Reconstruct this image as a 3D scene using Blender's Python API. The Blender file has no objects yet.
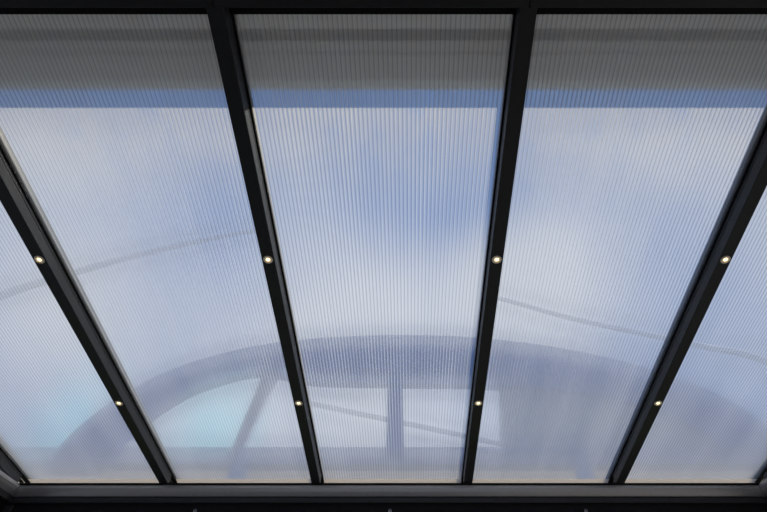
import bpy, bmesh, math, random
from mathutils import Vector, Matrix
random.seed(4)
S = bpy.context.scene
C = S.collection
rad = math.radians

# ------------------------------------------------------------------ layout
SLOPE = rad(8.0)
H = 1.736                      # camera to the plane of the rafter undersides
CAMZ = 1.0
CAM = Vector((0, 0, CAMZ))
dvec = Vector((0, math.cos(SLOPE), -math.sin(SLOPE)))     # down the roof, away from the house
nvec = Vector((0, math.sin(SLOPE), math.cos(SLOPE)))      # up through the roof
ORG = CAM + H * nvec
ROOF = Matrix(((1, 0, 0, 0), (0, dvec.y, nvec.y, ORG.y), (0, dvec.z, nvec.z, ORG.z), (0, 0, 0, 1)))
PITCH = 0.98
XR = [(k - 2.625) * PITCH for k in range(6)]
A0, A1 = 0.347, 3.17           # rafter run
SH0, SH1 = 0.36, 3.285         # sheet run
CS, TS = 0.070, 0.016          # underside of sheet, its thickness
F = 767 * 24 / 36
PX, PY = 411.0, 256.0
EL = rad(52.8) - SLOPE         # elevation of the optical axis

def at(px, py, Y):
    """point on the vertical plane Y that the photograph shows at px, py"""
    u, v = (px - PX) / F, (PY - py) / F
    d = Vector((u, math.cos(EL) - v * math.sin(EL), math.sin(EL) + v * math.cos(EL)))
    return CAM + d * (Y / d.y)

# ------------------------------------------------------------------ materials
def mat(name, color=(.5, .5, .5), rough=.5, metal=0.0, spec=.5, noise=0.0, nscale=30.0, bump=0.0):
    m = bpy.data.materials.new(name); m.use_nodes = True
    nt = m.node_tree; b = nt.nodes['Principled BSDF']
    b.inputs['Base Color'].default_value = (*color, 1)
    b.inputs['Roughness'].default_value = rough
    b.inputs['Metallic'].default_value = metal
    b.inputs['Specular IOR Level'].default_value = spec
    if noise or bump:
        tc = nt.nodes.new('ShaderNodeTexCoord')
        n = nt.nodes.new('ShaderNodeTexNoise'); n.inputs['Scale'].default_value = nscale
        n.inputs['Detail'].default_value = 6
        nt.links.new(tc.outputs['Object'], n.inputs['Vector'])
        if noise:
            r = nt.nodes.new('ShaderNodeMix'); r.data_type = 'RGBA'
            r.inputs[6].default_value = (*[c * (1 - noise) for c in color], 1)
            r.inputs[7].default_value = (*[min(1, c * (1 + noise)) for c in color], 1)
            nt.links.new(n.outputs['Fac'], r.inputs[0]); nt.links.new(r.outputs[2], b.inputs['Base Color'])
        if bump:
            bp = nt.nodes.new('ShaderNodeBump'); bp.inputs['Strength'].default_value = bump
            bp.inputs['Distance'].default_value = .002
            nt.links.new(n.outputs['Fac'], bp.inputs['Height']); nt.links.new(bp.outputs[0], b.inputs['Normal'])
    return m

M_AL = mat('anthracite_powder_coat', (.020, .021, .021), .5, .0, .32, .15, 60, .06)
M_AL_LIT = mat('anthracite_lit_coat', (.38, .365, .35), .38, .6, .6, .1, 40)  # paler copy of the anthracite: light from the sheets put into the rail's colour
M_GASK = mat('black_rubber', (.004, .004, .004), .7, 0, .2, .2, 80)
M_RING = mat('warm_steel', (.95, .82, .60), .5, 0, .5, .05, 200)
M_REFL = mat('lamp_reflector', (.8, .68, .48), .25, .6, .5, .05, 200)
M_CLIP = mat('galvanised_clip', (.35, .35, .37), .4, .8, .5, .1, 100)
M_GUT = mat('grey_gutter_coat', (.66, .64, .62), .5, 0, .4, .08, 20)
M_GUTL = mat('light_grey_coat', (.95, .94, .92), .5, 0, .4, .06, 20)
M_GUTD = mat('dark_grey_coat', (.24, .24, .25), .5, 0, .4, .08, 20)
M_WALL = mat('house_render', (.55, .53, .49), .9, 0, .2, .08, 8, .4)
M_BEIGE = mat('beige_render', (.96, .72, .50), .9, 0, .2, .07, 3, .3)
M_FRAME = mat('blue_grey_paint', (.10, .22, .52), .6, 0, .3, .1, 4)
M_HOOP = mat('pale_blue_paint', (.42, .47, .56), .6, 0, .3, .1, 4)
M_CANVAS = mat('grey_blue_canvas', (.34, .43, .55), .9, 0, .1, .15, 2)
M_GRASS = mat('lawn', (.10, .12, .06), .95, 0, .1, .4, 4, .6)
M_TILE = mat('roof_tiles', (.25, .13, .09), .8, 0, .2, .2, 12, .4)

# paving slabs
M_PAVE = mat('paving', (.30, .29, .28), .8)
nt = M_PAVE.node_tree
tc = nt.nodes.new('ShaderNodeTexCoord'); bk = nt.nodes.new('ShaderNodeTexBrick')
bk.inputs['Scale'].default_value = 1.0; bk.inputs['Brick Width'].default_value = .6; bk.inputs['Row Height'].default_value = .6
bk.offset = 0
bk.inputs['Mortar Size'].default_value = .006
bk.inputs['Color1'].default_value = (.15, .145, .14, 1); bk.inputs['Color2'].default_value = (.18, .175, .17, 1)
bk.inputs['Mortar'].default_value = (.08, .08, .08, 1)
nt.links.new(tc.outputs['Object'], bk.inputs['Vector']); nt.links.new(bk.outputs['Color'], nt.nodes['Principled BSDF'].inputs['Base Color'])

# warm led
M_LED = bpy.data.materials.new('warm_led'); M_LED.use_nodes = True
b = M_LED.node_tree.nodes['Principled BSDF']
b.inputs['Base Color'].default_value = (.9, .8, .6, 1)
b.inputs['Emission Color'].default_value = (1, .80, .48, 1); b.inputs['Emission Strength'].default_value = 1.9
b = M_REFL.node_tree.nodes['Principled BSDF']
b.inputs['Emission Color'].default_value = (1, .74, .42, 1); b.inputs['Emission Strength'].default_value = .35

RIB = 0.0162
def sheet_material(name, tfrac, wide, scat, dirt=False, dark=(.95, .97, .98)):
    """one skin of a multiwall polycarbonate sheet: part clear, part blurring, part milky, whiter where a rib meets it"""
    m = bpy.data.materials.new(name); m.use_nodes = True
    nt = m.node_tree; N, L = nt.nodes, nt.links
    for n in list(N): N.remove(n)
    def math_(op, a, b=None, c=None, clamp=False):
        n = N.new('ShaderNodeMath'); n.operation = op; n.use_clamp = clamp
        for i, v in enumerate((a, b, c)):
            if v is None: continue
            if isinstance(v, (int, float)): n.inputs[i].default_value = v
            else: L.new(v, n.inputs[i])
        return n.outputs[0]
    out = N.new('ShaderNodeOutputMaterial')
    tc = N.new('ShaderNodeTexCoord'); sp = N.new('ShaderNodeSeparateXYZ')
    L.new(tc.outputs['Object'], sp.inputs[0])
    ph = math_('FRACT', math_('DIVIDE', sp.outputs[0], RIB))
    tri = math_('MULTIPLY', math_('ABSOLUTE', math_('SUBTRACT', ph, .5)), 2.0)     # 1 at a rib, 0 between
    mr = N.new('ShaderNodeMapRange'); mr.interpolation_type = 'SMOOTHSTEP'
    L.new(tri, mr.inputs[0]); mr.inputs[1].default_value = 1 - wide; mr.inputs[2].default_value = 1.0
    rib = mr.outputs[0]
    # slow unevenness from sheet to sheet and rib to rib
    mp = N.new('ShaderNodeMapping'); mp.inputs['Scale'].default_value = (7.0, .6, 1)
    L.new(tc.outputs['Object'], mp.inputs[0])
    nz = N.new('ShaderNodeTexNoise'); nz.inputs['Scale'].default_value = 1.0; nz.inputs['Detail'].default_value = 5
    L.new(mp.outputs[0], nz.inputs['Vector'])
    var = math_('MULTIPLY_ADD', nz.outputs['Fac'], 3.6, -.8, clamp=False)
    var = math_('MAXIMUM', var, .25)
    scf = math_('MULTIPLY_ADD', math_('MULTIPLY', rib, var), scat[1], scat[0], clamp=True)
    tr = N.new('ShaderNodeBsdfTranslucent'); tr.inputs[0].default_value = (.97, .96, .94, 1)
    sh = math_('FRACT', math_('ADD', math_('DIVIDE', sp.outputs[0], RIB), .34))
    m4 = N.new('ShaderNodeMapRange'); m4.interpolation_type = 'SMOOTHSTEP'
    L.new(math_('MULTIPLY', math_('ABSOLUTE', math_('SUBTRACT', sh, .5)), 2.0), m4.inputs[0]); m4.inputs[1].default_value = .55; m4.inputs[2].default_value = 1.0
    cm = N.new('ShaderNodeMix'); cm.data_type = 'RGBA'; L.new(m4.outputs[0], cm.inputs[0])
    cm.inputs[6].default_value = (.95, .97, .98, 1); cm.inputs[7].default_value = (*dark, 1)
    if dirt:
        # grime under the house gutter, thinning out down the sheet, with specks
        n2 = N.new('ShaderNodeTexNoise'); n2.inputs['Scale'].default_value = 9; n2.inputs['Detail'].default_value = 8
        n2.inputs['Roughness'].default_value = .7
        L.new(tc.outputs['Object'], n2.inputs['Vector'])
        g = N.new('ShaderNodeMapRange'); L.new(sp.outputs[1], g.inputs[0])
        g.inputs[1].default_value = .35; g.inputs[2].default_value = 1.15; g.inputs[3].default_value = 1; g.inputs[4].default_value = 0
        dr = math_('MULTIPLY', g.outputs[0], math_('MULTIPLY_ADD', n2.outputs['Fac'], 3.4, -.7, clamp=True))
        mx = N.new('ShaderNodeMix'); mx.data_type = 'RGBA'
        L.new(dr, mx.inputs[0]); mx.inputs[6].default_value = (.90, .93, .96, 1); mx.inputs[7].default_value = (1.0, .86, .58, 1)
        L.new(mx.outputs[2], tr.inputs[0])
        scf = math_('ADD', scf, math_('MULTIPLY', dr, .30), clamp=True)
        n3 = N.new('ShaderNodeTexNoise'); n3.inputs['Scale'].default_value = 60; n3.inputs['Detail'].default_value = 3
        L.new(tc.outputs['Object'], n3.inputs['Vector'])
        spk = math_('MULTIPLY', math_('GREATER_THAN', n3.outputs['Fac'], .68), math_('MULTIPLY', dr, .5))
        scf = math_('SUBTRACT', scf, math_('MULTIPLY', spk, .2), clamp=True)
    clear = N.new('ShaderNodeBsdfTransparent'); clear.inputs[0].default_value = (.93, .96, .97, 1)
    rf = N.new('ShaderNodeBsdfRefraction'); rf.inputs['IOR'].default_value = 1.04; rf.inputs['Roughness'].default_value = .48
    L.new(cm.outputs[2], rf.inputs[0]); L.new(cm.outputs[2], clear.inputs[0])
    # the ribs bend the light sideways
    bp = N.new('ShaderNodeBump'); bp.inputs['Strength'].default_value = .25; bp.inputs['Distance'].default_value = .002
    L.new(rib, bp.inputs['Height']); L.new(bp.outputs[0], rf.inputs['Normal'])
    m1 = N.new('ShaderNodeMixShader'); m1.inputs[0].default_value = tfrac
    L.new(rf.outputs[0], m1.inputs[1]); L.new(clear.outputs[0], m1.inputs[2])
    m2 = N.new('ShaderNodeMixShader'); L.new(scf, m2.inputs[0])
    di = N.new('ShaderNodeBsdfDiffuse'); di.inputs[0].default_value = (.9, .9, .88, 1)
    m0 = N.new('ShaderNodeMixShader'); m0.inputs[0].default_value = .38; L.new(tr.outputs[0], m0.inputs[1]); L.new(di.outputs[0], m0.inputs[2])
    L.new(m1.outputs[0], m2.inputs[1]); L.new(m0.outputs[0], m2.inputs[2])
    gl = N.new('ShaderNodeBsdfGlossy'); gl.inputs['Roughness'].default_value = .12
    fr = N.new('ShaderNodeFresnel'); fr.inputs[0].default_value = 1.3
    geo = N.new('ShaderNodeNewGeometry')
    m3 = N.new('ShaderNodeMixShader'); L.new(math_('MULTIPLY', math_('MULTIPLY', fr.outputs[0], .5), math_('SUBTRACT', 1.0, geo.outputs['Backfacing'])), m3.inputs[0])
    L.new(m2.outputs[0], m3.inputs[1]); L.new(gl.outputs[0], m3.inputs[2])
    L.new(m3.outputs[0], out.inputs[0])
    return m
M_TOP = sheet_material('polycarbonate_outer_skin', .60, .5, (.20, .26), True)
M_BOT = sheet_material('polycarbonate_inner_skin', .60, .45, (.02, .07), False, (.62, .66, .72))
# ribs between the skins: clear with a milky share
M_WEB = bpy.data.materials.new('polycarbonate_rib'); M_WEB.use_nodes = True
nt = M_WEB.node_tree; N, L = nt.nodes, nt.links
for n in list(N): N.remove(n)
o_ = N.new('ShaderNodeOutputMaterial'); mx = N.new('ShaderNodeMixShader'); t_ = N.new('ShaderNodeBsdfTransparent'); u_ = N.new('ShaderNodeBsdfTranslucent')
ad = N.new('ShaderNodeMixShader'); df = N.new('ShaderNodeBsdfDiffuse'); df.inputs[0].default_value = (.9, .9, .92, 1); u_.inputs[0].default_value = (.9, .9, .92, 1)
L.new(u_.outputs[0], ad.inputs[1]); L.new(df.outputs[0], ad.inputs[2])
mx.inputs[0].default_value = .16
L.new(t_.outputs[0], mx.inputs[1]); L.new(ad.outputs[0], mx.inputs[2]); L.new(mx.outputs[0], o_.inputs[0])
M_TAPE = bpy.data.materials.new('cream_end_tape'); M_TAPE.use_nodes = True
nt = M_TAPE.node_tree; N, L = nt.nodes, nt.links
b = N['Principled BSDF']; b.inputs['Base Color'].default_value = (.98, .82, .64, 1); b.inputs['Roughness'].default_value = .6
tl = N.new('ShaderNodeBsdfTranslucent'); tl.inputs[0].default_value = (1.0, .82, .62, 1)
mx = N.new('ShaderNodeMixShader'); mx.inputs[0].default_value = .6
L.new(b.outputs[0], mx.inputs[1]); L.new(tl.outputs[0], mx.inputs[2]); L.new(mx.outputs[0], N['Material Output'].inputs[0])

# ------------------------------------------------------------------ helpers
def link(name, bm, m, parent=None, matrix=None, smooth=False, bevel=0, mats=None):
    me = bpy.data.meshes.new(name)
    bmesh.ops.recalc_face_normals(bm, faces=bm.faces) if mats is None else None
    bm.to_mesh(me); bm.free()
    for k in (mats or [m]): me.materials.append(k)
    if smooth:
        for p in me.polygons: p.use_smooth = True
    o = bpy.data.objects.new(name, me); C.objects.link(o)
    if parent: o.parent = parent
    if matrix is not None: o.matrix_local = matrix
    if bevel:
        bv = o.modifiers.new('bevel', 'BEVEL'); bv.width = bevel; bv.segments = 2; bv.limit_method = 'ANGLE'; bv.angle_limit = rad(30)
    return o
def tag(o, label, cat, group=None):
    o['label'] = label; o['category'] = cat
    if group: o['group'] = group
    return o
def empty(name, matrix):
    o = bpy.data.objects.new(name, None); o.empty_display_size = .1; C.objects.link(o); o.matrix_local = matrix; return o
def struct(o): o['kind'] = 'structure'; return o
def box(bm, x0, x1, y0, y1, z0, z1, mi=0):
    v = [bm.verts.new(p) for p in ((x0,y0,z0),(x1,y0,z0),(x1,y1,z0),(x0,y1,z0),(x0,y0,z1),(x1,y0,z1),(x1,y1,z1),(x0,y1,z1))]
    for f in ((0,3,2,1),(4,5,6,7),(0,1,5,4),(1,2,6,5),(2,3,7,6),(3,0,4,7)):
        bm.faces.new([v[i] for i in f]).material_index = mi
    return bm
def prism_x(bm, prof, x0, x1):
    a = [bm.verts.new((x0, p[0], p[1])) for p in prof]; b = [bm.verts.new((x1, p[0], p[1])) for p in prof]
    n = len(prof)
    bm.faces.new(a); bm.faces.new(b[::-1])
    for i in range(n): bm.faces.new((a[i], b[i], b[(i+1) % n], a[(i+1) % n]))
    return bm
def prism_y(bm, prof, y0, y1):
    a = [bm.verts.new((p[0], y0, p[1])) for p in prof]; b = [bm.verts.new((p[0], y1, p[1])) for p in prof]
    n = len(prof)
    bm.faces.new(a[::-1]); bm.faces.new(b)
    for i in range(n): bm.faces.new((a[(i+1) % n], b[(i+1) % n], b[i], a[i]))
    return bm
def lathe(bm, prof, seg=28):
    rings = []
    for r, z in prof:
        rings.append([bm.verts.new((r*math.cos(2*math.pi*k/seg), r*math.sin(2*math.pi*k/seg), z)) for k in range(seg)])
    for a, b in zip(rings, rings[1:]):
        for k in range(seg): bm.faces.new((a[k], a[(k+1) % seg], b[(k+1) % seg], b[k]))
    bm.faces.new(rings[0]); bm.faces.new(rings[-1][::-1])
    return bm
def tube(bm, pts, r, seg=12):
    rings = []
    n = len(pts)
    for i, p in enumerate(pts):
        t = (pts[min(i+1, n-1)] - pts[max(i-1, 0)]).normalized()
        u = t.cross(Vector((0, 1, 0))).normalized(); w = t.cross(u)
        rr = r[i] if isinstance(r, list) else r
        rings.append([bm.verts.new(p + u*rr*math.cos(2*math.pi*k/seg) + w*rr*math.sin(2*math.pi*k/seg)) for k in range(seg)])
    for a, b in zip(rings, rings[1:]):
        for k in range(seg): bm.faces.new((a[k], a[(k+1) % seg], b[(k+1) % seg], b[k]))
    bm.faces.new(rings[0][::-1]); bm.faces.new(rings[-1])
    return bm
def spline(ctrl, n=10):
    out = []
    P = [ctrl[0]*2-ctrl[1]] + ctrl + [ctrl[-1]*2-ctrl[-2]]
    for i in range(1, len(P)-2):
        for k in range(n):
            t = k/n
            out.append(.5*((2*P[i]) + (-P[i-1]+P[i+1])*t + (2*P[i-1]-5*P[i]+4*P[i+1]-P[i+2])*t*t + (-P[i-1]+3*P[i]-3*P[i+1]+P[i+2])*t**3))
    out.append(ctrl[-1]); return out
T = Matrix.Translation

# ------------------------------------------------------------------ rafters
W = .0275
def rafter_body(bm):
    prof = [(-W+.002, 0), (W-.002, 0), (W, .002), (W, .045), (W-.0015, .047), (W, .049), (W, CS-.006), (.0095, CS-.006), (.0095, CS+TS+.004),
            (-.0095, CS+TS+.004), (-.0095, CS-.006), (-W, CS-.006), (-W, .049), (-W+.0015, .047), (-W, .045), (-W, .002)]
    return prism_y(bm, prof, A0, A1)
rlabels = ['outer roof rafter at the far left edge of the veranda roof',
           'dark roof rafter slanting down from the left edge, second from the left',
           'dark roof rafter left of the middle roofing sheet',
           'dark roof rafter right of the middle roofing sheet',
           'dark roof rafter slanting up to the right edge, second from the right',
           'outer roof rafter at the far right edge of the veranda roof']
r0 = None
for i, x in enumerate(XR):
    if r0 is None:
        r0 = empty('roof_rafter', ROOF @ T((x, 0, 0)))
        link('rafter_profile', rafter_body(bmesh.new()), M_AL, r0)
        for s in (-1, 1):
            bm = bmesh.new(); box(bm, min(s*.010, s*(W+.006)), max(s*.010, s*(W+.006)), A0, SH1-.02, CS-.006, CS-.0008)
            link('gasket', bm, M_GASK, r0)
        bm = bmesh.new(); prism_y(bm, [(-.031, CS+TS+.001), (.031, CS+TS+.001), (.031, CS+TS+.02), (.018, CS+TS+.042), (-.018, CS+TS+.042), (-.031, CS+TS+.02)], A0, SH1+.03)
        link('cap_rail', bm, M_AL, r0)
        o = r0
    else:
        o = r0.copy(); C.objects.link(o); o.matrix_local = ROOF @ T((x, 0, 0))
        for ch in list(r0.children):
            c = ch.copy(); C.objects.link(c); c.parent = o
    tag(o, rlabels[i], 'rafter', 'dark rafters carrying the roofing sheets')

# ------------------------------------------------------------------ roofing sheets
hw = PITCH/2 - .011
slabels = ['ribbed polycarbonate roofing sheet cut off by the left edge of the picture',
           'ribbed polycarbonate roofing sheet left of the middle one',
           'middle ribbed polycarbonate roofing sheet between the two upright-looking rafters',
           'ribbed polycarbonate roofing sheet right of the middle one',
           'ribbed polycarbonate roofing sheet cut off by the right edge of the picture']
s0 = None
for i in range(5):
    xc = (XR[i] + XR[i+1]) / 2
    if s0 is None:
        s0 = empty('roofing_sheet', ROOF @ T((xc, 0, CS)))
        bm = bmesh.new(); box(bm, -hw, hw, SH0, SH1, 0, TS)
        bm.faces.ensure_lookup_table()
        for f in bm.faces:
            f.material_index = 0 if f.normal.z > .5 or f.calc_center_median().z > TS*.9 else 1
        bmesh.ops.recalc_face_normals(bm, faces=bm.faces)
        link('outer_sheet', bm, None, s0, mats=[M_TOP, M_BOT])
        bm = bmesh.new()
        k = math.ceil(-hw / RIB)
        while k*RIB < hw:
            x = k*RIB
            if abs(x) < hw-.002:
                v = [bm.verts.new(p) for p in ((x, SH0+.004, .0006), (x, SH1-.004, .0006), (x, SH1-.004, TS-.0006), (x, SH0+.004, TS-.0006))]
                bm.faces.new(v)
            k += 1
        w = link('ribs', bm, M_WEB, s0); w['kind'] = 'stuff'
        bm = bmesh.new(); bm.faces.new([bm.verts.new(p) for p in ((-hw, SH1-.06, -.001), (-hw, SH1+.001, -.001), (hw, SH1+.001, -.001), (hw, SH1-.06, -.001))])
        link('end_tape', bm, M_TAPE, s0); 
        o = s0
    else:
        o = s0.copy(); C.objects.link(o); o.matrix_local = ROOF @ T((xc, 0, CS))
        for ch in list(s0.children):
            c = ch.copy(); C.objects.link(c); c.parent = o
    tag(o, slabels[i], 'roofing sheet', 'polycarbonate sheets of the veranda roof')

# ------------------------------------------------------------------ led spotlights in the rafters
l0 = None
pos = {0: 'upper', 1: 'lower'}
names = {1: 'leftmost rafter in full view', 2: 'rafter left of the middle sheet', 3: 'rafter right of the middle sheet', 4: 'rightmost rafter in full view'}
for k in (1, 2, 3, 4):
    for j, a in enumerate((1.337, 2.325)):
        mtx = ROOF @ T((XR[k], a, 0))
        if l0 is None:
            l0 = empty('led_spotlight', mtx)
            link('trim_ring', lathe(bmesh.new(), [(.0125, -.0005), (.0135, -.0025), (.018, -.0035), (.0205, -.002), (.021, .0002), (.0125, .0004)]), M_RING, l0, smooth=True)
            bm = bmesh.new(); lathe(bm, [(.0132, -.0006), (.0132, -.0012), (.008, -.0006), (.008, -.0002)])
            link('reflector', bm, M_REFL, l0, smooth=True)
            link('lens', lathe(bmesh.new(), [(.0001, -.0042), (.0045, -.0038), (.0075, -.0024), (.0088, -.0006)]), M_LED, l0, smooth=True)
            o = l0
        else:
            o = l0.copy(); C.objects.link(o); o.matrix_local = mtx
            for ch in list(l0.children):
                c = ch.copy(); C.objects.link(c); c.parent = o
        tag(o, f'small lit spotlight, {pos[j]} of two on the {names[k]}', 'spotlight', 'recessed warm spotlights along the rafters')

# ------------------------------------------------------------------ beam on the house wall
XL, XRt = XR[0] - W, XR[-1] + W
wb = empty('wall_beam', ROOF @ T((0, .25, -.004)))
bm = bmesh.new(); prism_x(bm, [(-.09, .012), (.093, .012), (.093, .058), (-.09, .13)], XL, XRt)
link('beam_profile', bm, M_AL, wb)
for i in range(5):
    bm = bmesh.new(); box(bm, XR[i]+.0015 if i else XL, XR[i+1]-.0015 if i < 4 else XRt, -.09, .096, -.002, .0115)
    link('cover_panel', bm, M_AL, wb, bevel=.0015)
bm = bmesh.new(); box(bm, XL, XRt, .075, .128, .060, .0725)
link('sheet_gasket', bm, M_GASK, wb)
tag(wb, 'black beam crossing the top edge of the picture where the rafters start', 'beam')

# ------------------------------------------------------------------ eave beam with gutter
def Z(py, Y): return at(PX, py, Y).z
ey = 3.345
eb = empty('eave_beam', T((0, ey, 2.0)))
def eprof(p): return [(y-ey, z-2.0) for y, z in p]
zt = Z(484.6, ey)
# upper face next to the sheets
bm = bmesh.new()
prism_x(bm, eprof([(ey+.004, zt), (ey, zt-.004), (ey, Z(488, ey)), (ey+.007, Z(491.5, ey+.007)), (ey+.022, Z(496.5, ey+.022)), (ey+.09, Z(496.5, ey+.016)), (ey+.09, zt+.02), (ey+.05, zt+.02), (ey+.05, zt)]), XL-.02, XRt+.02)
link('upper_rail', bm, M_AL_LIT, eb)
bm = bmesh.new()
prism_x(bm, eprof([(ey+.005, Z(497.5, ey+.005)), (ey+.009, Z(502.5, ey+.009)), (ey+.09, Z(502.5, ey+.009)), (ey+.09, Z(497.5, ey+.005))]), XL-.02, XRt+.02)
link('lower_rail', bm, M_AL, eb, bevel=.001)
bm = bmesh.new()
prism_x(bm, eprof([(ey+.03, Z(502, ey+.03)), (ey+.034, Z(520, ey+.034)), (ey+.034, Z(530, ey+.034)), (ey+.09, Z(530, ey+.034)), (ey+.09, Z(502, ey+.03))]), XL-.02, XRt+.02)
link('recessed_channel', bm, M_GASK, eb)
bm = bmesh.new()
prism_x(bm, eprof([(ey+.012, Z(496.8, ey+.012)), (ey+.08, Z(496.8, ey+.012)), (ey+.08, Z(497.3, ey+.012)), (ey+.012, Z(497.3, ey+.012))]), XL-.02, XRt+.02)
link('groove_seal', bm, M_GASK, eb)
bm = bmesh.new(); box(bm, XL, XRt, -.010, .004, zt-2.0-.0015, zt-2.0+.0065); link('sheet_seal', bm, M_GASK, eb)
# gutter trough on the outer side
g = [(ey+.09, zt+.02), (ey+.09, zt-.13), (ey+.22, zt-.13), (ey+.235, zt+.0), (ey+.23, zt+.0), (ey+.215, zt-.125), (ey+.095, zt-.125), (ey+.095, zt+.02)]
bm = bmesh.new(); prism_x(bm, eprof(g), XL-.02, XRt+.02); link('gutter_trough', bm, M_AL, eb)
tag(eb, 'dark grooved eave beam along the bottom edge under the sheet ends', 'beam')

# level side rails with the same grooved profile, mitred into the eave beam
for sgn, xi, lab in ((-1, -2.49, 'left'), (1, 2.215, 'right')):
    sr = empty('side_rail', T((xi, 1.8, 2.0)))
    def side(name, pr, m):
        bm = bmesh.new()
        q = [((y-ey)*sgn, z-2.0) for y, z in pr]
        prism_y(bm, q, -1.45, ey-1.8+.004); link(name, bm, m, sr)
    side('upper_rail', [(ey+.004, zt), (ey, zt-.004), (ey, Z(488, ey)), (ey+.007, Z(491.5, ey+.007)), (ey+.022, Z(496.5, ey+.022)), (ey+.075, Z(496.5, ey+.016)), (ey+.075, zt)], M_AL_LIT)
    side('lower_rail', [(ey+.005, Z(497.5, ey+.005)), (ey+.009, Z(502.5, ey+.009)), (ey+.075, Z(502.5, ey+.009)), (ey+.075, Z(497.5, ey+.005))], M_AL)
    side('recessed_channel', [(ey+.03, Z(502, ey+.03)), (ey+.034, Z(530, ey+.034)), (ey+.075, Z(530, ey+.034)), (ey+.075, Z(502, ey+.03))], M_GASK)
    bm = bmesh.new()                      # wedge-shaped infill between level rail and sloping rafter
    xa, xb = .058*sgn, .066*sgn
    yb0, yb1 = -1.45, ey-1.8
    def zr(yw): return ORG.z - (yw-ORG.y)*math.tan(SLOPE) + .03 - 2.0
    tri_ = [(yb0, zt-2.0), (yb1, zt-2.0), (yb1, zr(yb1+1.8)), (yb0, zr(yb0+1.8))]
    a = [bm.verts.new((xa, *p)) for p in tri_]; b = [bm.verts.new((xb, *p)) for p in tri_]
    bm.faces.new(a); bm.faces.new(b[::-1])
    for q in range(4): bm.faces.new((a[q], b[q], b[(q+1) % 4], a[(q+1) % 4]))
    link('infill_panel', bm, M_AL, sr)
    tag(sr, f'dark level side rail meeting the eave beam in the bottom {lab} corner', 'rail')

# small clips in the recessed channel
c0 = None
for nme, px in (('left', 195), ('middle', 390), ('right', 586)):
    p = at(px, 510.8, ey+.030)
    if c0 is None:
        c0 = empty('cable_clip', T(p))
        bm = bmesh.new(); tube(bm, [Vector((.008*math.cos(t), 0, .009*math.sin(t))) for t in [math.pi*q/8 for q in range(9)]], .0022, 8)
        link('hoop', bm, M_CLIP, c0, smooth=True)
        bm = bmesh.new(); box(bm, -.011, .011, -.001, .004, -.006, .0005); link('foot', bm, M_CLIP, c0, bevel=.001)
        o = c0
    else:
        o = c0.copy(); C.objects.link(o); o.matrix_local = T(p)
        for ch in list(c0.children):
            c = ch.copy(); C.objects.link(c); c.parent = o
    tag(o, f'tiny grey clip in the eave beam channel, {nme} one of three along the bottom edge', 'clip', 'small clips under the eave beam')

# posts under the eave beam
for s, lab in ((XL+.06, 'left'), (XRt-.06, 'right')):
    bm = bmesh.new(); box(bm, -.055, .055, -.055, .055, 0, 2.15)
    o = link('veranda_post', bm, M_AL, None, T((s, ey+.075, 0)), bevel=.003)
    tag(o, f'dark square post carrying the {lab} end of the eave beam', 'post', 'posts under the eave beam')

# ------------------------------------------------------------------ ground, house
bm = bmesh.new(); box(bm, -4.5, 4.5, -3.0, 4.2, -.1, 0); struct(link('floor', bm, M_PAVE))
bm = bmesh.new(); box(bm, -40, 40, 4.2, 50, -.12, -.02); o = link('ground_lawn', bm, M_GRASS); struct(o)
# house wall behind the camera, with a wide door opening the view is taken from
wy0, wy1 = .10, .34
bm = bmesh.new()
box(bm, -7, -1.6, wy0, wy1, 0, 3.4); box(bm, 1.6, 7, wy0, wy1, 0, 3.4); box(bm, -1.6, 1.6, wy0, wy1, 2.3, 3.4)
struct(link('wall_house', bm, M_WALL))
# overhanging eave of the house above the veranda roof
gz = 3.235
def Yh(py, z):                       # distance at which height z shows at py
    p = at(PX, py, 1.0); return (z-CAMZ)/(p.z-CAMZ)
y90, y80, y53, y40, y30, y12 = [Yh(v, gz) for v in (90.5, 79.5, 54, 41, 30, 8)]
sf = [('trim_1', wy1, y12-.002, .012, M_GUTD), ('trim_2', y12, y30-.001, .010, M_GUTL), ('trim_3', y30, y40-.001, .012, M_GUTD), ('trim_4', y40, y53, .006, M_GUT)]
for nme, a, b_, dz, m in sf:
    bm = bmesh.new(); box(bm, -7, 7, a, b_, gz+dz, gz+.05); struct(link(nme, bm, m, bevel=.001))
gu = empty('house_gutter', T((0, y53, gz)))
w = y90 - y53; k_ = y80 - y53
bm = bmesh.new(); prism_x(bm, [(0, 0), (k_, 0), (k_, .004), (.005, .004), (.005, .1), (0, .1)], -7, 7); link('trough', bm, M_GUT, gu)
bm = bmesh.new(); prism_x(bm, [(k_+.0005, -.002), (w-.006, -.002), (w, .006), (w, .11), (w-.012, .115), (w-.014, .11), (w-.006, .105), (w-.006, .006), (k_+.0005, .006)], -7, 7); link('front_lip', bm, M_GUTL, gu)
tag(gu, 'grey box gutter of the house seen blurred through the sheet tops', 'gutter')
bm = bmesh.new(); prism_x(bm, [(-2.5, 4.35), (-2.5, 4.4), (y53-.01, gz+.13), (y53-.01, gz+.06), (.2, gz+.06)], -7, 7)
o = link('house_roof', bm, M_TILE); struct(o)

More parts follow.
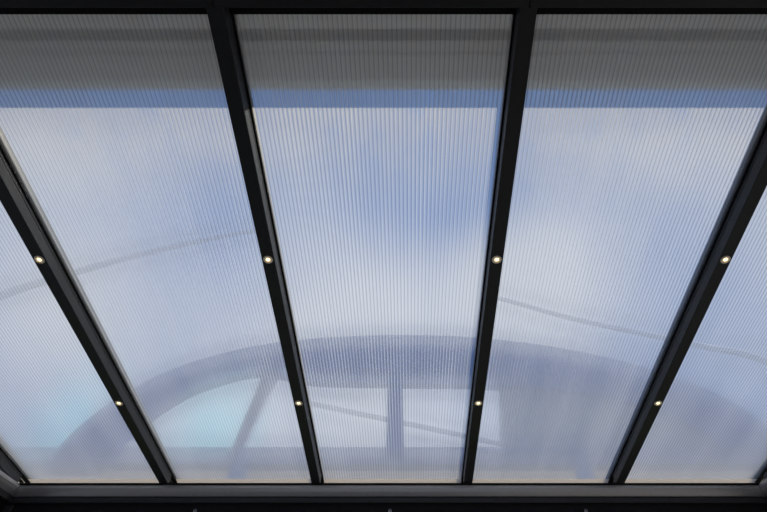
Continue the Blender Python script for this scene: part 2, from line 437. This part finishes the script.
# ------------------------------------------------------------------ arched garden frame beyond the eaves
D = 5.0
pv = empty('arched_garden_frame', T((0, D, 0)))
def loc(p): return p - Vector((0, D, 0))
def slab(name, pts, m, d0, d1):
    bm = bmesh.new()
    a = [bm.verts.new(loc(p)+Vector((0, d0, 0))) for p in pts]; b = [bm.verts.new(loc(p)+Vector((0, d1, 0))) for p in pts]
    n = len(pts)
    bm.faces.new(a); bm.faces.new(b[::-1])
    for i in range(n): bm.faces.new((a[i], b[i], b[(i+1) % n], a[(i+1) % n]))
    return link(name, bm, m, pv)
P = lambda x, y: at(x, y, D)
outer = spline([P(40, 470), P(75, 430), P(125, 393), P(180, 366), P(250, 347), P(320, 338), P(400, 335), P(480, 338), P(560, 348), P(640, 366), P(720, 395), P(790, 440)], 8)
inner = spline([P(95, 470), P(125, 436), P(165, 405), P(205, 385), P(260, 372), P(312, 381), P(400, 383), P(470, 384), P(540, 388), P(620, 400), P(690, 425), P(740, 462)], 8)
bm = bmesh.new()
n = len(outer)
A = [bm.verts.new(loc(p)) for p in outer]; B = [bm.verts.new(loc(p)) for p in inner]
A2 = [bm.verts.new(loc(p)+Vector((0, .12, 0))) for p in outer]; B2 = [bm.verts.new(loc(p)+Vector((0, .12, 0))) for p in inner]
for i in range(n-1):
    bm.faces.new((A[i], A[i+1], B[i+1], B[i])); bm.faces.new((A2[i], B2[i], B2[i+1], A2[i+1]))
    bm.faces.new((A[i], A2[i], A2[i+1], A[i+1])); bm.faces.new((B[i], B[i+1], B2[i+1], B2[i]))
bm.faces.new((A[0], B[0], B2[0], A2[0])); bm.faces.new((A[-1], A2[-1], B2[-1], B[-1]))
link('arch', bm, M_FRAME, pv)
slab('post', [P(388, 380), P(402, 380), P(404, 450), P(386, 450)], M_FRAME, .02, .11)
slab('brace', [P(264, 370), P(277, 374), P(240, 450), P(230, 450)], M_HOOP, .02, .10)
zr0, zr1 = P(400, 465).z, P(400, 448).z
bm = bmesh.new(); box(bm, -5.2, 5.2, -.02, .14, zr0, zr1); link('rail', bm, M_FRAME, pv)
slab('canvas_panel', [P(500, 384), P(560, 388), P(640, 402), P(700, 425), P(745, 452), P(500, 452)], M_CANVAS, .04, .06)
bm = bmesh.new(); tube(bm, [loc(P(296, 398)) + Vector((0, .06, 0)), loc(P(470, 434)) + Vector((0, .06, 0)), loc(P(545, 452)) + Vector((0, .06, 0))], .028); link('tie_rod', bm, M_HOOP, pv, smooth=True)
for x in (-5.1, 5.1, -1.7, 1.7):
    bm = bmesh.new(); box(bm, x-.07, x+.07, 0, .12, 0, zr0); link('leg', bm, M_FRAME, pv)
tag(pv, 'blue-grey arched frame with a post and rail, blurred behind the lower sheets', 'garden frame')

D2 = 5.4
def pole(pix, radii, label):
    pts = [at(x, y, D2) for x, y in pix]
    pts.insert(0, Vector((pts[0].x + (pts[0].x - pts[1].x)*.5, D2, 0)))
    base = pts[0].copy()
    sp_ = [p - base for p in spline(pts, 8)]
    n = len(sp_)
    rr = [radii[0] + (radii[1]-radii[0])*k/(n-1) for k in range(n)]
    o = link('curved_pole', tube(bmesh.new(), sp_, rr), M_HOOP, None, T(base), smooth=True)
    tag(o, label, 'pole')
pole(((-160, 400), (-60, 322), (0, 296), (70, 274), (150, 252), (230, 235), (262, 230)), (.085, .03), 'slim curved pole arcing faintly up behind the two left sheets')
pole(((860, 420), (767, 362), (700, 346), (640, 333), (570, 318), (520, 304), (490, 296)), (.05, .03), 'slim curved pole arcing faintly behind the sheet right of the middle')

# neighbouring house: beige wall behind the frame
Yn = 9.0
nb = empty('neighbour_house', T((0, Yn, 0)))
zn = at(PX, 467, Yn).z
bm = bmesh.new(); box(bm, -14, 14, 0, 4, 0, zn); link('wall', bm, M_BEIGE, nb)
bm = bmesh.new(); box(bm, -14.1, 14.1, -.05, 4.05, zn, zn+.06); link('coping', bm, M_GUTL, nb)
tag(nb, 'beige flat-topped building seen as a pale strip behind the sheet ends', 'building')

# ------------------------------------------------------------------ sky and sun
wd = bpy.data.worlds.new('sky'); S.world = wd; wd.use_nodes = True
nt = wd.node_tree; N, L = nt.nodes, nt.links
for n in list(N): N.remove(n)
out = N.new('ShaderNodeOutputWorld'); bg = N.new('ShaderNodeBackground'); L.new(bg.outputs[0], out.inputs[0])
tc = N.new('ShaderNodeTexCoord'); sp = N.new('ShaderNodeSeparateXYZ'); L.new(tc.outputs['Generated'], sp.inputs[0])
def wm(op, a, b=None, c=None, clamp=False):
    n = N.new('ShaderNodeMath'); n.operation = op; n.use_clamp = clamp
    for i, v in enumerate((a, b, c)):
        if v is None: continue
        if isinstance(v, (int, float)): n.inputs[i].default_value = v
        else: L.new(v, n.inputs[i])
    return n.outputs[0]
def direction(px, py):
    return (at(px, py, 1.0) - CAM).normalized()
def blob(px, py, r):
    d = direction(px, py)
    n = N.new('ShaderNodeVectorMath'); n.operation = 'DISTANCE'; L.new(tc.outputs['Generated'], n.inputs[0]); n.inputs[1].default_value = d
    m = N.new('ShaderNodeMapRange'); m.interpolation_type = 'SMOOTHERSTEP'; L.new(n.outputs['Value'], m.inputs[0])
    m.inputs[1].default_value = 0; m.inputs[2].default_value = r; m.inputs[3].default_value = 1; m.inputs[4].default_value = 0
    return m.outputs[0]
mp = N.new('ShaderNodeMapping'); mp.inputs['Scale'].default_value = (1.6, 2.6, 3.2); mp.inputs['Location'].default_value = (.3, .2, .7)
L.new(tc.outputs['Generated'], mp.inputs[0])
nz = N.new('ShaderNodeTexNoise'); nz.inputs['Scale'].default_value = 1.5; nz.inputs['Detail'].default_value = 6; nz.inputs['Roughness'].default_value = .5
L.new(mp.outputs[0], nz.inputs['Vector'])
cl = wm('MULTIPLY_ADD', nz.outputs['Fac'], 1.6, -.25)
for px, py, r, a in ((420, 185, .34, -.85), (180, 180, .28, -.25), (640, 200, .32, -.2), (380, 285, .30, .5), (110, 260, .3, .25), (300, 420, .32, .5), (30, 340, .2, .3), (5, 450, .25, -.4), (730, 380, .45, -.5), (540, 290, .28, .7), (420, 420, .25, .4)):
    cl = wm('MULTIPLY_ADD', blob(px, py, r), a, cl)
hi = N.new('ShaderNodeMapRange'); hi.interpolation_type = 'SMOOTHSTEP'; L.new(wm('DIVIDE', sp.outputs[2], wm('SQRT', wm('ADD', wm('MULTIPLY', sp.outputs[1], sp.outputs[1]), wm('MULTIPLY', sp.outputs[2], sp.outputs[2])))), hi.inputs[0])
hi.inputs[1].default_value = math.sin(rad(57)); hi.inputs[2].default_value = math.sin(rad(62)); hi.inputs[3].default_value = 0; hi.inputs[4].default_value = .9
cl = wm('SUBTRACT', cl, hi.outputs[0], clamp=True)
mx = N.new('ShaderNodeMix'); mx.data_type = 'RGBA'; L.new(cl, mx.inputs[0])
mx.inputs[6].default_value = (.175, .28, .54, 1); mx.inputs[7].default_value = (.62, .64, .71, 1)
# turquoise clearing low on the left
tq = wm('MAXIMUM', blob(75, 425, .10), blob(215, 440, .13))
m2 = N.new('ShaderNodeMix'); m2.data_type = 'RGBA'; L.new(wm('MULTIPLY', tq, .6), m2.inputs[0]); L.new(mx.outputs[2], m2.inputs[6]); m2.inputs[7].default_value = (.30, .85, 1.0, 1)
L.new(m2.outputs[2], bg.inputs[0]); bg.inputs[1].default_value = 1.0

sd = bpy.data.lights.new('sun', 'SUN'); sd.energy = 4.7; sd.angle = rad(.5); sd.color = (1, .93, .82)
so = bpy.data.objects.new('sun', sd); C.objects.link(so)
# the gutter's front edge throws its shadow on the sheets at the height py = 107
def roofhit(px, py):
    u, v = (px-PX)/F, (PY-py)/F
    d = Vector((u, math.cos(EL)-v*math.sin(EL), math.sin(EL)+v*math.cos(EL)))
    return CAM + d*((H+CS+TS)/d.dot(nvec))
Sp = roofhit(PX, 107.5)
edge = Vector((0, y90, gz+.01))
ty = (edge.y - Sp.y)/(edge.z - Sp.z)
sdir = Vector((.85, ty, 1)).normalized()
so.rotation_euler = (-sdir).to_track_quat('-Z', 'Y').to_euler(); so.location = (3, 2, 8)

# ------------------------------------------------------------------ camera
cd = bpy.data.cameras.new('camera'); co = bpy.data.objects.new('camera', cd); C.objects.link(co)
cd.lens = 24; cd.sensor_width = 36; cd.clip_start = .02
cd.shift_x = -(PX-383.5)/767
co.location = CAM; co.rotation_euler = (rad(90)+EL, 0, 0)
S.camera = co
S.view_settings.view_transform = 'Standard'; S.view_settings.look = 'None'
S.view_settings.exposure = 0.0; S.view_settings.gamma = 1; S.view_settings.use_curve_mapping = False
S.cycles.use_denoising = True
S.cycles.max_bounces = 14; S.cycles.transmission_bounces = 12; S.cycles.transparent_max_bounces = 32
S.cycles.sample_clamp_indirect = 4
